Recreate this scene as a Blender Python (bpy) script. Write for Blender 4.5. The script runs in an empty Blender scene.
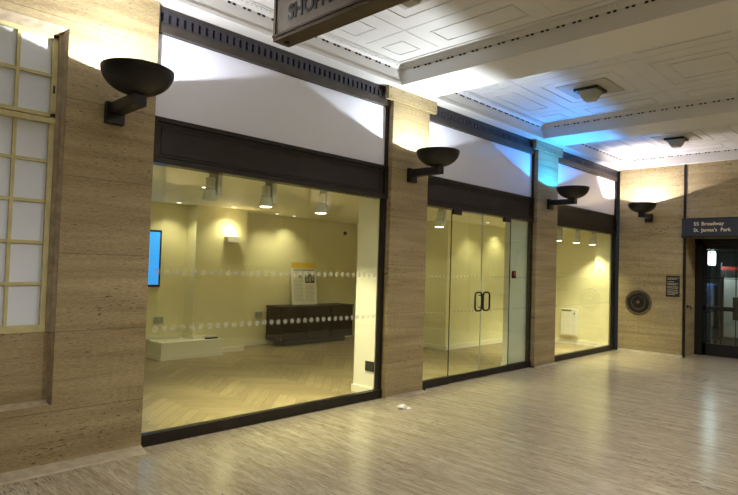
import bpy, bmesh, math, random
from mathutils import Vector, Matrix
random.seed(7)
PI = math.pi
S = bpy.context.scene
COL = S.collection

# ------------------------------------------------------------------ camera, world, exposure
F_ = Vector((0.71657593, 0.69671137, 0.03334983))
R_ = Vector((0.69604103, -0.71735039, 0.03058254))
U_ = Vector((-0.04523071, -0.00129814, 0.99897572))
cd = bpy.data.cameras.new('camera')
cam = bpy.data.objects.new('camera', cd); COL.objects.link(cam)
cam.matrix_world = Matrix(((R_.x, U_.x, -F_.x, 0.0), (R_.y, U_.y, -F_.y, -4.76163), (R_.z, U_.z, -F_.z, 1.6), (0, 0, 0, 1)))
cd.sensor_width = 36.0
cd.lens = 577.53 / 738 * 36
cd.clip_start = 0.02
S.camera = cam
w = bpy.data.worlds.new('world'); S.world = w; w.use_nodes = True
w.node_tree.nodes['Background'].inputs[0].default_value = (0.9, 0.93, 1.0, 1)
w.node_tree.nodes['Background'].inputs[1].default_value = 0.02
S.view_settings.view_transform = 'Standard'
S.view_settings.look = 'None'
S.view_settings.gamma = 1.0
S.view_settings.exposure = 0.0
S.view_settings.use_curve_mapping = False
UPLIGHT_W = 78.0
SPOT_W = 225.0
HALL_FILL_W = 178.0

# ------------------------------------------------------------------ materials
def nt(name):
    m = bpy.data.materials.new(name); m.use_nodes = True
    t = m.node_tree
    b = t.nodes['Principled BSDF']
    return m, t, b

def plain(name, col, rough=0.6, metal=0.0, spec=0.5, noise=0.0, nscale=8.0, coat=0.0, bump=0.0):
    m, t, b = nt(name)
    b.inputs['Base Color'].default_value = (*col, 1)
    b.inputs['Roughness'].default_value = rough
    b.inputs['Metallic'].default_value = metal
    b.inputs['Specular IOR Level'].default_value = spec
    b.inputs['Coat Weight'].default_value = coat
    if noise or bump:
        g = t.nodes.new('ShaderNodeNewGeometry')
        n = t.nodes.new('ShaderNodeTexNoise'); n.inputs['Scale'].default_value = nscale
        n.inputs['Detail'].default_value = 6
        t.links.new(g.outputs['Position'], n.inputs['Vector'])
        if noise:
            r = t.nodes.new('ShaderNodeValToRGB')
            r.color_ramp.elements[0].position = 0.3; r.color_ramp.elements[1].position = 0.7
            r.color_ramp.elements[0].color = (*[c * (1 - noise) for c in col], 1)
            r.color_ramp.elements[1].color = (*[min(1, c * (1 + noise)) for c in col], 1)
            t.links.new(n.outputs['Fac'], r.inputs['Fac']); t.links.new(r.outputs['Color'], b.inputs['Base Color'])
        if bump:
            bp = t.nodes.new('ShaderNodeBump'); bp.inputs['Strength'].default_value = bump
            bp.inputs['Distance'].default_value = 0.01
            t.links.new(n.outputs['Fac'], bp.inputs['Height']); t.links.new(bp.outputs['Normal'], b.inputs['Normal'])
    return m

def emit(name, col, s):
    m, t, b = nt(name)
    b.inputs['Base Color'].default_value = (*col, 1)
    b.inputs['Emission Color'].default_value = (*col, 1)
    b.inputs['Emission Strength'].default_value = s
    return m

def travertine(name, dark, mid, light, bands, grain, pits, rough, joint=None, pit_cut=0.635, bump=0.3, jdark=0.45, grain_lo=0.72):
    """bands, grain, pits: noise frequencies along the world axes (low along the vein)"""
    m, t, b = nt(name)
    N, L = t.nodes, t.links
    g = N.new('ShaderNodeNewGeometry')
    def noise(sc, det, ro, dist=0.0):
        x = N.new('ShaderNodeMapping'); x.inputs['Scale'].default_value = sc
        L.new(g.outputs['Position'], x.inputs['Vector'])
        n = N.new('ShaderNodeTexNoise'); n.inputs['Scale'].default_value = 1.0; n.inputs['Detail'].default_value = det
        n.inputs['Roughness'].default_value = ro; n.inputs['Distortion'].default_value = dist
        L.new(x.outputs[0], n.inputs['Vector']); return n.outputs['Fac']
    def remap(v, a, c, lo, hi):
        r = N.new('ShaderNodeMapRange'); r.inputs['From Min'].default_value = a; r.inputs['From Max'].default_value = c
        r.inputs['To Min'].default_value = lo; r.inputs['To Max'].default_value = hi
        L.new(v, r.inputs['Value']); return r.outputs[0]
    def mul(a, c):
        q = N.new('ShaderNodeMath'); q.operation = 'MULTIPLY'; L.new(a, q.inputs[0]); L.new(c, q.inputs[1]); return q.outputs[0]
    r = N.new('ShaderNodeValToRGB'); e = r.color_ramp.elements
    e[0].position = 0.30; e[0].color = (*dark, 1); e[1].position = 0.70; e[1].color = (*light, 1)
    k = e.new(0.5); k.color = (*mid, 1)
    L.new(noise(bands, 6, 0.6, 0.3), r.inputs['Fac'])
    fac = remap(noise(grain, 5, 0.7), 0.36, 0.60, grain_lo, 1.10)
    n3 = noise(pits, 3, 0.6); n4 = noise((1.1, 1.1, 2.2), 2, 0.5)
    ad = N.new('ShaderNodeMath'); ad.operation = 'MULTIPLY_ADD'; ad.inputs[1].default_value = 0.30; ad.inputs[2].default_value = -0.15
    L.new(n4, ad.inputs[0])
    ad2 = N.new('ShaderNodeMath'); ad2.operation = 'ADD'; L.new(n3, ad2.inputs[0]); L.new(ad.outputs[0], ad2.inputs[1])
    fac = mul(fac, remap(ad2.outputs[0], pit_cut, pit_cut + 0.05, 1.0, 0.35))
    if joint:
        sx = N.new('ShaderNodeSeparateXYZ'); L.new(g.outputs['Position'], sx.inputs[0])
        for ax, (step, off, wd) in joint.items():
            s1 = N.new('ShaderNodeMath'); s1.operation = 'ADD'; s1.inputs[1].default_value = -off + 100 * step
            L.new(sx.outputs[ax], s1.inputs[0])
            s2 = N.new('ShaderNodeMath'); s2.operation = 'MODULO'; s2.inputs[1].default_value = step
            L.new(s1.outputs[0], s2.inputs[0])
            s3 = N.new('ShaderNodeMath'); s3.operation = 'LESS_THAN'; s3.inputs[1].default_value = wd
            L.new(s2.outputs[0], s3.inputs[0])
            s4 = N.new('ShaderNodeMath'); s4.operation = 'MULTIPLY_ADD'; s4.inputs[1].default_value = -jdark; s4.inputs[2].default_value = 1.0
            L.new(s3.outputs[0], s4.inputs[0]); fac = mul(fac, s4.outputs[0])
    vm = N.new('ShaderNodeVectorMath'); vm.operation = 'SCALE'
    L.new(r.outputs['Color'], vm.inputs[0]); L.new(fac, vm.inputs['Scale'])
    L.new(vm.outputs[0], b.inputs['Base Color'])
    b.inputs['Roughness'].default_value = rough
    bp = N.new('ShaderNodeBump'); bp.inputs['Strength'].default_value = bump; bp.inputs['Distance'].default_value = 0.004
    L.new(fac, bp.inputs['Height']); L.new(bp.outputs['Normal'], b.inputs['Normal'])
    return m

M = {}
TD, TM, TL = (0.24, 0.177, 0.078), (0.335, 0.258, 0.128), (0.43, 0.34, 0.18)
WB, WG, WP = (0.7, 0.7, 9.0), (24.0, 24.0, 105.0), (14.0, 14.0, 60.0)
M['stone'] = travertine('travertine_wall', TD, TM, TL, WB, WG, WP, 0.55, {'Z': (0.6, 1.63, 0.006)})
M['stone_plain'] = travertine('travertine_unjointed', TD, TM, TL, WB, WG, WP, 0.55)
M['stone_end'] = travertine('travertine_end_wall', (0.28, 0.212, 0.098), (0.39, 0.308, 0.155), (0.48, 0.385, 0.215), WB, WG, WP, 0.5, {'Z': (0.68, 2.56, 0.007), 'Y': (0.83, -0.42, 0.006)}, jdark=0.35, pit_cut=.64)
M['stone_trim'] = plain('stone_moulding', (0.35, 0.285, 0.185), 0.6, noise=0.25, nscale=14, bump=0.2)
M['floor'] = travertine('travertine_floor', (0.38, 0.315, 0.215), (0.50, 0.43, 0.305), (0.62, 0.545, 0.40), (17.0, 1.3, 1.0), (95.0, 6.5, 1.0), (60.0, 10.0, 1.0), 0.21,
                        {'X': (0.76, 0.2, 0.004), 'Y': (1.52, -0.14, 0.004)}, bump=0.05, jdark=0.2, pit_cut=.64, grain_lo=.60)
M['kerb'] = plain('pale_marble', (0.44, 0.375, 0.255), 0.4, noise=0.2, nscale=12)
M['ceiling'] = plain('ceiling_paint', (0.61, 0.60, 0.575), 0.55, noise=0.03, nscale=3)
M['beam'] = plain('beam_paint', (0.66, 0.65, 0.62), 0.5)
M['dark'] = plain('dark_void', (0.008, 0.007, 0.01), 0.7)
M['bronze'] = plain('dark_bronze', (0.020, 0.016, 0.013), 0.42, 0.4, noise=0.25, nscale=6)
M['relief'] = plain('relief_bronze', (0.11, 0.09, 0.06), 0.42, 0.5, noise=0.3, nscale=14)
M['bronze_light'] = plain('brushed_bronze', (0.06, 0.05, 0.04), 0.45, 0.4, noise=0.2, nscale=10)
M['vent'] = plain('painted_grille', (0.038, 0.036, 0.046), 0.5, 0.2)
M['black'] = plain('black_metal', (0.018, 0.017, 0.018), 0.38, 0.4)
M['bowl_in'] = plain('bowl_inside', (0.25, 0.25, 0.25), 0.4, 0.0)
M['reflector'] = plain('reflector_black', (0.03, 0.03, 0.03), 0.5)
M['bowl'] = plain('bowl_bronze', (0.013, 0.012, 0.013), 0.42, 0.2, noise=0.2, nscale=9)
M['transom'] = plain('white_glazed_panel', (0.80, 0.82, 0.92), 0.15, 0, 0.5)
M['cream_wall'] = plain('cream_wall_paint', (0.82, 0.785, 0.52), 0.7, noise=0.03, nscale=2)
M['white_paint'] = plain('white_gloss_paint', (0.85, 0.83, 0.72), 0.35)
M['shop_ceiling'] = plain('shop_ceiling_paint', (0.80, 0.76, 0.58), 0.6)
M['sash'] = plain('sash_cream_paint', (0.52, 0.47, 0.23), 0.42, noise=0.12, nscale=12)
M['wenge'] = plain('dark_wenge', (0.016, 0.007, 0.005), 0.5, spec=0.25, noise=0.35, nscale=12)
M['plastic_white'] = plain('white_plastic', (0.78, 0.78, 0.72), 0.35)
M['plastic_grey'] = plain('grey_plastic', (0.42, 0.43, 0.38), 0.4)
M['paper'] = plain('white_paper', (0.85, 0.85, 0.82), 0.7)
M['yellow'] = plain('yellow_print', (0.75, 0.52, 0.04), 0.6)
M['ink'] = plain('printed_black', (0.02, 0.02, 0.02), 0.6)
M['grey_ink'] = plain('printed_grey', (0.45, 0.46, 0.43), 0.6)
M['sign_face'] = plain('sign_face', (0.30, 0.265, 0.235), 0.5, noise=0.18, nscale=7)
M['sign_bronze'] = plain('sign_bronze', (0.085, 0.058, 0.034), 0.45, 0.3, noise=0.2, nscale=8)
M['letter_dark'] = plain('letter_dark', (0.02, 0.018, 0.03), 0.5)
M['letter_gold'] = plain('letter_gold', (0.80, 0.70, 0.48), 0.45)
M['fascia_blue'] = plain('sign_dark_enamel', (0.030, 0.032, 0.045), 0.4)
M['red'] = plain('red_enamel', (0.6, 0.03, 0.03), 0.4)
M['blue'] = plain('blue_enamel', (0.03, 0.08, 0.45), 0.4)
M['lamp_glass'] = plain('ribbed_lamp_glass', (0.36, 0.38, 0.33), 0.25)
M['wood_dark_base'] = plain('floor_gap', (0.17, 0.13, 0.07), 0.7)
M['recess_shade'] = plain('lamp_recess_shade', (0.40, 0.38, 0.33), 0.6)  # darker tone stands in for the shaded recess around each lamp
M['screen'] = emit('blue_screen', (0.03, 0.32, 0.95), 1.0)
M['bulb'] = emit('lit_lens', (1.0, 0.93, 0.72), 9.0)
M['bulb_warm'] = emit('lit_warm_glass', (1.0, 0.83, 0.50), 4.0)
M['hall_fill_bulb'] = emit('hall_fill_glass', (1.0, 0.93, 0.80), 5.0)
M['bulb_cool'] = emit('lit_cool_glass', (0.8, 0.95, 1.0), 3.5)
M['outdoor_blue'] = plain('painted_blue_grey', (0.07, 0.13, 0.18), 0.6)
M['blue_cloth'] = plain('blue_fabric', (0.05, 0.12, 0.35), 0.7)

# frosted sash glass
m, t, b = nt('obscured_glass')
b.inputs['Base Color'].default_value = (0.72, 0.78, 0.86, 1); b.inputs['Roughness'].default_value = 0.22
g = t.nodes.new('ShaderNodeNewGeometry'); mp = t.nodes.new('ShaderNodeMapping'); mp.inputs['Scale'].default_value = (60, 60, 4)
n = t.nodes.new('ShaderNodeTexNoise'); bp = t.nodes.new('ShaderNodeBump'); bp.inputs['Strength'].default_value = 0.15; bp.inputs['Distance'].default_value = 0.005
t.links.new(g.outputs['Position'], mp.inputs[0]); t.links.new(mp.outputs[0], n.inputs['Vector'])
t.links.new(n.outputs['Fac'], bp.inputs['Height']); t.links.new(bp.outputs['Normal'], b.inputs['Normal'])
M['frosted'] = m

def glass(name, tint, refl=0.045, rough=0.0):
    m = bpy.data.materials.new(name); m.use_nodes = True
    t = m.node_tree; t.nodes.clear()
    N, L = t.nodes, t.links
    o = N.new('ShaderNodeOutputMaterial'); mix = N.new('ShaderNodeMixShader')
    tr = N.new('ShaderNodeBsdfTransparent'); tr.inputs[0].default_value = (*tint, 1)
    gl = N.new('ShaderNodeBsdfGlossy'); gl.inputs['Roughness'].default_value = rough
    gl.inputs['Color'].default_value = (1, 1, 1, 1)
    lw = N.new('ShaderNodeLayerWeight'); lw.inputs['Blend'].default_value = 0.5
    p = N.new('ShaderNodeMath'); p.operation = 'POWER'; p.inputs[1].default_value = 4.0
    ma = N.new('ShaderNodeMath'); ma.operation = 'MULTIPLY_ADD'; ma.inputs[1].default_value = 0.9; ma.inputs[2].default_value = refl
    L.new(lw.outputs['Facing'], p.inputs[0]); L.new(p.outputs[0], ma.inputs[0])
    L.new(ma.outputs[0], mix.inputs[0]); L.new(tr.outputs[0], mix.inputs[1]); L.new(gl.outputs[0], mix.inputs[2])
    L.new(mix.outputs[0], o.inputs[0])
    return m
M['glass'] = glass('clear_glass', (0.95, 0.98, 0.93))
M['glass_door'] = glass('greenish_door_glass', (0.93, 0.97, 0.90), 0.05)
m, t, b = nt('etched_dot')
b.inputs['Base Color'].default_value = (0.66, 0.66, 0.58, 1); b.inputs['Roughness'].default_value = 0.6; b.inputs['Alpha'].default_value = 0.24
M['dots'] = m

# oak planks, one random tone per plank
m, t, b = nt('oak_herringbone')
at = t.nodes.new('ShaderNodeAttribute'); at.attribute_name = 'tone'
r = t.nodes.new('ShaderNodeValToRGB')
r.color_ramp.elements[0].color = (0.17, 0.13, 0.07, 1); r.color_ramp.elements[1].color = (0.42, 0.34, 0.19, 1)
uv = t.nodes.new('ShaderNodeUVMap'); uv.uv_map = 'UVMap'
mp = t.nodes.new('ShaderNodeMapping'); mp.inputs['Scale'].default_value = (3, 70, 1)
n = t.nodes.new('ShaderNodeTexNoise'); n.inputs['Detail'].default_value = 5; n.inputs['Scale'].default_value = 1.0
t.links.new(uv.outputs[0], mp.inputs[0]); t.links.new(mp.outputs[0], n.inputs['Vector'])
mx = t.nodes.new('ShaderNodeMath'); mx.operation = 'MULTIPLY_ADD'; mx.inputs[1].default_value = 1.3; mx.inputs[2].default_value = -0.38
ad = t.nodes.new('ShaderNodeMath'); ad.operation = 'MULTIPLY_ADD'; ad.inputs[1].default_value = 0.42
t.links.new(n.outputs['Fac'], mx.inputs[0]); t.links.new(at.outputs['Fac'], ad.inputs[0]); t.links.new(mx.outputs[0], ad.inputs[2])
t.links.new(ad.outputs[0], r.inputs['Fac']); t.links.new(r.outputs['Color'], b.inputs['Base Color'])
b.inputs['Roughness'].default_value = 0.38
M['oak'] = m

# ------------------------------------------------------------------ mesh helpers
class MB:
    def __init__(s): s.bm = bmesh.new(); s.mats = []; s.cur = 0
    def mat(s, key):
        if key not in s.mats: s.mats.append(key)
        s.cur = s.mats.index(key); return s
    def _tag(s, faces, smooth=False):
        for f in faces: f.material_index = s.cur; f.smooth = smooth
    def box(s, x0, x1, y0, y1, z0, z1, bev=0.0, mtx=None):
        n0 = len(s.bm.faces)
        mt = Matrix.Translation(((x0 + x1) / 2, (y0 + y1) / 2, (z0 + z1) / 2)) @ Matrix.Diagonal((abs(x1 - x0), abs(y1 - y0), abs(z1 - z0), 1))
        if mtx is not None: mt = mtx @ mt
        r = bmesh.ops.create_cube(s.bm, size=1.0, matrix=mt)
        fs = set(f for v in r['verts'] for f in v.link_faces)
        s._tag(fs)
        if bev:
            es = set(e for v in r['verts'] for e in v.link_edges)
            q = bmesh.ops.bevel(s.bm, geom=list(es), offset=bev, segments=2, affect='EDGES', profile=0.5, material=-1)
            s._tag(q['faces'])
        return s
    def lathe(s, prof, n=40, mtx=None, smooth=True, ang=2 * PI, start=0.0, cap=False):
        """prof: list of (r, z) about local z"""
        mtx = mtx or Matrix.Identity(4)
        rings = []
        closed = abs(ang - 2 * PI) < 1e-6
        cnt = n if closed else n + 1
        for (r, z) in prof:
            if r < 1e-6:
                rings.append([s.bm.verts.new(mtx @ Vector((0, 0, z)))])
            else:
                rings.append([s.bm.verts.new(mtx @ Vector((r * math.cos(start + ang * i / n), r * math.sin(start + ang * i / n), z))) for i in range(cnt)])
        fs = []
        for a, b in zip(rings, rings[1:]):
            for i in range(n):
                j = (i + 1) % cnt if closed else i + 1
                if len(a) == 1 and len(b) == 1: continue
                if len(a) == 1: vs = [a[0], b[j], b[i]]
                elif len(b) == 1: vs = [a[i], a[j], b[0]]
                else: vs = [a[i], a[j], b[j], b[i]]
                try: fs.append(s.bm.faces.new(vs))
                except ValueError: pass
        s._tag(fs, smooth); return s
    def tube(s, pts, r, n=10, closed=False):
        P = [Vector(p) for p in pts]; m_ = len(P); rings = []
        for i, p in enumerate(P):
            a = P[(i - 1) % m_] if (closed or i > 0) else p
            c = P[(i + 1) % m_] if (closed or i < m_ - 1) else p
            d = (c - a).normalized()
            up = Vector((0, 1, 0)) if abs(d.y) < 0.9 else Vector((1, 0, 0))
            u = d.cross(up).normalized(); v = d.cross(u)
            rings.append([s.bm.verts.new(p + (u * math.cos(2 * PI * k / n) + v * math.sin(2 * PI * k / n)) * r) for k in range(n)])
        fs = []
        rng = range(m_) if closed else range(m_ - 1)
        for i in rng:
            a, b = rings[i], rings[(i + 1) % m_]
            for k in range(n):
                fs.append(s.bm.faces.new([a[k], a[(k + 1) % n], b[(k + 1) % n], b[k]]))
        if not closed:
            fs.append(s.bm.faces.new(rings[0][::-1])); fs.append(s.bm.faces.new(rings[-1]))
        s._tag(fs, True); return s
    def prism(s, poly, ax, a0, a1):
        """poly of 2D points extruded along axis ax ('x','y','z'); the 2D points fill the other axes in order"""
        def mk(p, a):
            if ax == 'x': return Vector((a, p[0], p[1]))
            if ax == 'y': return Vector((p[0], a, p[1]))
            return Vector((p[0], p[1], a))
        A = [s.bm.verts.new(mk(p, a0)) for p in poly]; B = [s.bm.verts.new(mk(p, a1)) for p in poly]
        fs = [s.bm.faces.new(A), s.bm.faces.new(B[::-1])]
        for i in range(len(poly)):
            j = (i + 1) % len(poly); fs.append(s.bm.faces.new([A[j], A[i], B[i], B[j]]))
        s._tag(fs); return s
    def build(s, name, parent=None, keep_normals=False):
        if not keep_normals: bmesh.ops.recalc_face_normals(s.bm, faces=s.bm.faces)
        me = bpy.data.meshes.new(name); s.bm.to_mesh(me); s.bm.free()
        for k in s.mats: me.materials.append(M[k])
        o = bpy.data.objects.new(name, me); COL.objects.link(o)
        if parent is not None: o.parent = parent
        return o

def B(name, key, *a, parent=None, bev=0.0):
    mb = MB().mat(key)
    for bx in a: mb.box(*bx, bev=bev)
    return mb.build(name, parent)

def tag(o, label, cat, group=None, kind=None):
    if label: o['label'] = label
    if cat: o['category'] = cat
    if group: o['group'] = group
    if kind: o['kind'] = kind
    return o
def struct(o): o['kind'] = 'structure'; return o
def thing(name, label, cat, loc=(0, 0, 0), rz=0.0, group=None, kind=None):
    o = bpy.data.objects.new(name, None); COL.objects.link(o)
    o.location = loc; o.rotation_euler = (0, 0, rz); o.empty_display_size = 0.1
    return tag(o, label, cat, group, kind)
def copy_tree(o, parent=None):
    c = o.copy(); COL.objects.link(c)
    if parent is not None: c.parent = parent
    for ch in list(o.children): copy_tree(ch, c)
    return c
def text(name, body, size, mtx, key, parent, depth=0.004, xs=1.0, bold=0.0):
    cu = bpy.data.curves.new(name, 'FONT'); cu.body = body; cu.size = size; cu.extrude = depth; cu.offset = bold
    cu.resolution_u = 4
    tmp = bpy.data.objects.new(name + '_tmp', cu); COL.objects.link(tmp)
    dg = bpy.context.evaluated_depsgraph_get()
    me = bpy.data.meshes.new_from_object(tmp.evaluated_get(dg))
    bpy.data.objects.remove(tmp)
    me.transform(mtx @ Matrix.Diagonal((xs, 1, 1, 1))); me.materials.clear(); me.materials.append(M[key]); me.name = name
    o = bpy.data.objects.new(name, me); COL.objects.link(o); o.parent = parent
    return o

# ------------------------------------------------------------------ layout numbers
XL, XE, YO = -4.0, 12.56, -5.75           # left end, end wall, opposite wall
PIL = [(1.51, 2.22), (5.26, 5.98), (8.95, 9.69)]
BAYS = [(2.22, 5.26), (5.98, 8.95), (9.69, 12.56)]
ZS, ZC, ZT = 3.83, 4.06, 4.00             # soffit, ceiling, dentil line
RB = -1.26                                 # recess jamb on the end wall
RB2 = -3.66

# ------------------------------------------------------------------ structure
mb = MB().mat('floor'); mb.box(XL, XE, YO, 0.09, -0.12, 0.0)
mb.box(XE, 18.2, -4.6, 0.0, -0.12, 0.0)
struct(mb.build('floor'))
mb = MB().mat('ceiling'); mb.box(XL, XE + 0.1, YO, 0.1, ZC, ZC + 0.1)
ceil = struct(mb.build('ceiling'))

# ceiling mouldings (raised ridges in nested rectangles)
mb = MB().mat('ceiling')
def ridge(x0, x1, y0, y1, w_=0.016, h=0.007, sides='lrbt'):
    if 'b' in sides: mb.box(x0, x1, y0, y0 + w_, ZC - h, ZC + .01)
    if 't' in sides: mb.box(x0, x1, y1 - w_, y1, ZC - h, ZC + .01)
    if 'l' in sides: mb.box(x0, x0 + w_, y0 + w_, y1 - w_, ZC - h, ZC + .01)
    if 'r' in sides: mb.box(x1 - w_, x1, y0 + w_, y1 - w_, ZC - h, ZC + .01)
CX = [0.0, 3.74, 7.465, 11.125]
YM = (YO) / 2
for cx in CX:
    half = 1.30
    for yj in (-0.85, -2.2, YO + 2.2, YO + 0.85):
        mb.box(cx - half, cx + half, yj - 0.006, yj + 0.006, ZC - 0.004, ZC + .01)
    for xj in (-0.71, 0.71):
        mb.box(cx + xj - 0.006, cx + xj + 0.006, YO + 0.3, -0.3, ZC - 0.004, ZC + .01)
    for (ya, yb) in ((-2.0, -1.04), (YM - 0.475, YM + 0.475), (YO + 1.04, YO + 2.0)):
        ridge(cx - 0.49, cx + 0.49, ya, yb)
        ridge(cx - 0.32, cx + 0.32, ya + 0.16, yb - 0.16, 0.022, 0.010)
        for sg in (-1, 1):
            a, b_ = sorted((cx + sg * 0.90, cx + sg * 1.21))
            ridge(a, b_, ya, yb)
    for (ya, yb) in ((-0.66, -0.35), (YO + 0.35, YO + 0.66)):
        ridge(cx - 0.49, cx + 0.49, ya, yb)
        for sg in (-1, 1):
            a, b_ = sorted((cx + sg * 0.90, cx + sg * 1.21))
            ridge(a, b_, ya, yb)
    ridge(cx - 1.38, cx + 1.38, YO + 0.19, -0.19, 0.02, 0.012)
mb.build('moulding', ceil)

# beams across the hall, with the dentil line on each face
BEAMS = [(-2.2, -1.5), (1.50, 2.22), (5.25, 5.90), (8.87, 9.60)]
def dentils(mb, axis, fixed, a0, a1, sgn):
    """pairs of small black blocks under the cove, painted shade of openings"""
    mb.mat('dark')  # black blocks stand in for the shade inside small openings
    n = int((a1 - a0) / 0.165)
    for i in range(n):
        for d in (0.03, 0.085):
            a = a0 + i * 0.165 + d
            f0, f1 = sorted((fixed, fixed + sgn * 0.010))
            if axis == 'y': mb.box(f0, f1, a, a + 0.03, ZT - 0.006, ZT + 0.010)
            else: mb.box(a, a + 0.03, f0, f1, ZT - 0.006, ZT + 0.010)
def cove(mb, axis, fixed, a0, a1, sgn):
    """sloping moulding from the face top to the ceiling"""
    mb.mat('ceiling')
    poly = [(fixed, ZT + 0.012), (fixed + sgn * 0.012, ZT + 0.012), (fixed + sgn * 0.055, ZC - 0.012), (fixed + sgn * 0.055, ZC), (fixed, ZC)]
    if axis == 'y':
        mb.prism(poly, 'y', a0, a1)
    else:
        mb.prism(poly, 'x', a0, a1)
    n = int((a1 - a0) / 0.055)
    for i in range(n):     # little leaf darts on the cove
        a = a0 + (i + 0.5) * 0.055
        f0, f1 = sorted((fixed + sgn * 0.02, fixed + sgn * 0.050))
        if axis == 'y': mb.box(f0, f1, a, a + 0.012, ZT + 0.030, ZC - 0.014)
        else: mb.box(a, a + 0.012, f0, f1, ZT + 0.030, ZC - 0.014)
ti = 1
for (a, b_) in BEAMS:
    mb = MB().mat('beam'); mb.box(a, b_, YO + 0.12, -0.12, ZS, ZC)
    for (fx, sg) in ((a, -1), (b_, 1)):
        dentils(mb, 'y', fx, YO + 0.2, -0.2, sg); cove(mb, 'y', fx, YO + 0.12, -0.12, sg)
    struct(mb.build('trim_%d' % ti)); ti += 1
# perimeter cornice along the shopfronts, opposite side and both ends
for (fy, y0, y1, sg) in ((-0.12, -0.12, 0.1, -1), (YO + 0.12, YO - 0.1, YO + 0.12, 1)):
    mb = MB().mat('beam'); mb.box(XL, XE + .1, y0, y1, ZS, ZC)
    mb.box(XL, XE, min(fy, fy + sg * .012), max(fy, fy + sg * .012), ZS, ZS + .03)
    segs = [(XL, -2.2), (-1.5, 1.5), (2.22, 5.25), (5.90, 8.87), (9.60, XE - 0.1)]
    for (a, b_) in segs:
        dentils(mb, 'x', fy, a + 0.06, b_ - 0.02, sg); cove(mb, 'x', fy, a + .01, b_ - .01, sg)
    struct(mb.build('trim_%d' % ti)); ti += 1
mb = MB().mat('beam'); mb.box(XE - 0.10, XE + 0.1, YO + 0.12, -0.12, ZS, ZC)
dentils(mb, 'y', XE - 0.10, YO + 0.2, -0.2, -1); cove(mb, 'y', XE - 0.10, YO + 0.12, -0.12, -1)
struct(mb.build('trim_%d' % ti)); ti += 1

# left part of the shopfront wall with the window recess (window bay x -1.49..1.51)
WX0, WX1, WZ0, WZT = -1.49, 1.505, 0.485, 3.365
mb = MB().mat('stone')
mb.box(XL, WX0, 0.0, 0.3, 0, ZS)
mb.box(WX0, 1.51, 0.0, 0.3, 0, WZ0)
mb.box(WX0, 1.51, 0.0, 0.3, WZT, ZS)
mb.box(WX0, WX1, 0.085, 0.3, WZ0, 1.03)
mb.box(WX0, -0.42, 0.085, 0.3, 1.03, WZT)
mb.mat('stone_trim')   # moulded, splayed edge of the recess
mb.prism([(1.464, .10), (1.464, .075), (1.482, .055), (1.488, .02), (1.505, -.004), (1.514, .02), (1.514, .10)], 'z', 1.03, WZT + .004)
mb.prism([(.10, WZT - .05), (.075, WZT - .05), (.02, WZT - .02), (-.004, WZT), (.02, WZT + .006), (.10, WZT + .006)], 'x', WX0, 1.505)
mb.prism([(1.490, .088), (1.490, .07), (1.502, .03), (1.507, -.002), (1.512, .03), (1.512, .088)], 'z', WZ0, 1.03)
mb.prism([(.088, WZ0 + .03), (.07, WZ0 + .03), (-.002, WZ0), (.05, WZ0 - .004), (.088, WZ0 - .004)], 'x', WX0, 1.49)
mb.mat('kerb')
mb.prism([(0.0, 0.0), (-0.11, 0.0), (-0.10, 0.012), (0.0, 0.045)], 'x', XL, 1.51)
struct(mb.build('wall_back'))

# sash window in the recess
w1 = thing('window_1', None, None, (0.5, 0.12, 1.03), kind='structure')
def loc(x0, x1, y0, y1, z0, z1, o=(0.5, 0.12, 1.03)):
    return (x0 - o[0], x1 - o[0], y0 - o[1], y1 - o[1], z0 - o[2], z1 - o[2])
fx0, fx1 = -0.42, 1.468
mb = MB().mat('sash')
for bx in ((fx0, fx0 + .04, .085, .14, 1.03, 3.34), (fx1 - .04, fx1, .085, .14, 1.03, 3.34),
           (fx0, fx1, .08, .14, 1.03, 1.085), (fx0, fx1, .085, .14, 3.285, 3.34), (fx0, fx1, .075, .14, 2.625, 2.665), (fx0, fx1, .085, .14, 2.675, 2.705)):
    mb.box(*loc(*bx))
mb.build('frame', w1)
mb = MB().mat('sash')
xs = [1.20 - 0.30 * k for k in range(0, 6)]
for x in xs:
    if x > fx0 + .1: mb.box(*loc(x - .012, x + .012, .10, .135, 1.08, 3.29))
for z in (1.395, 1.71, 2.025, 2.335, 3.0):
    mb.box(*loc(fx0 + .04, fx1 - .04, .102, .135, z - .012, z + .012))
mb.build('glazing_bars', w1)
mb = MB().mat('frosted'); mb.box(*loc(fx0 + .02, fx1 - .02, .122, .132, 1.05, 3.32)); mb.build('pane', w1)
mb = MB().mat('black')
mb.box(*loc(1.44, 1.452, .075, .09, 2.86, 2.92)); mb.build('catch', w1)

# other hall walls
mb = MB().mat('stone'); mb.box(XL - 0.2, XL, YO, 0.1, 0, ZC); struct(mb.build('wall_left'))
mb = MB().mat('stone'); mb.box(XL, XE + .3, YO - 0.35, YO - 0.101, 0, ZC); struct(mb.build('wall_opposite'))

# end wall with recess for the doors
mb = MB().mat('stone_end')
mb.box(XE, XE + 0.84, RB, 0.0, 0, 2.74)            # left of recess, full depth jamb
mb.box(XE, XE + 0.3, RB, 0.0, 2.74, ZC)
mb.box(XE, XE + 0.3, RB2, RB, 2.74, ZC)
mb.box(XE, XE + 0.84, YO, RB2, 0, 2.74); mb.box(XE, XE + 0.3, YO, RB2, 2.74, ZC)
mb.mat('stone_trim')                                # incised border of the panel over the doors
for bx in ((RB2 + .1, RB - .1, 2.86, 2.872), (RB2 + .1, RB - .1, 3.70, 3.712), (RB - .112, RB - .1, 2.872, 3.70), (RB2 + .1, RB2 + .112, 2.872, 3.70), (-1.98, -1.97, 2.872, 3.70)):
    mb.box(XE - 0.002, XE + .01, bx[0], bx[1], bx[2], bx[3])
mb.mat('stone_end'); mb.box(XE, XE + 1.2, RB2, RB, 2.385, 2.74)
struct(mb.build('wall_right'))
mb = MB().mat('kerb')
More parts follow.
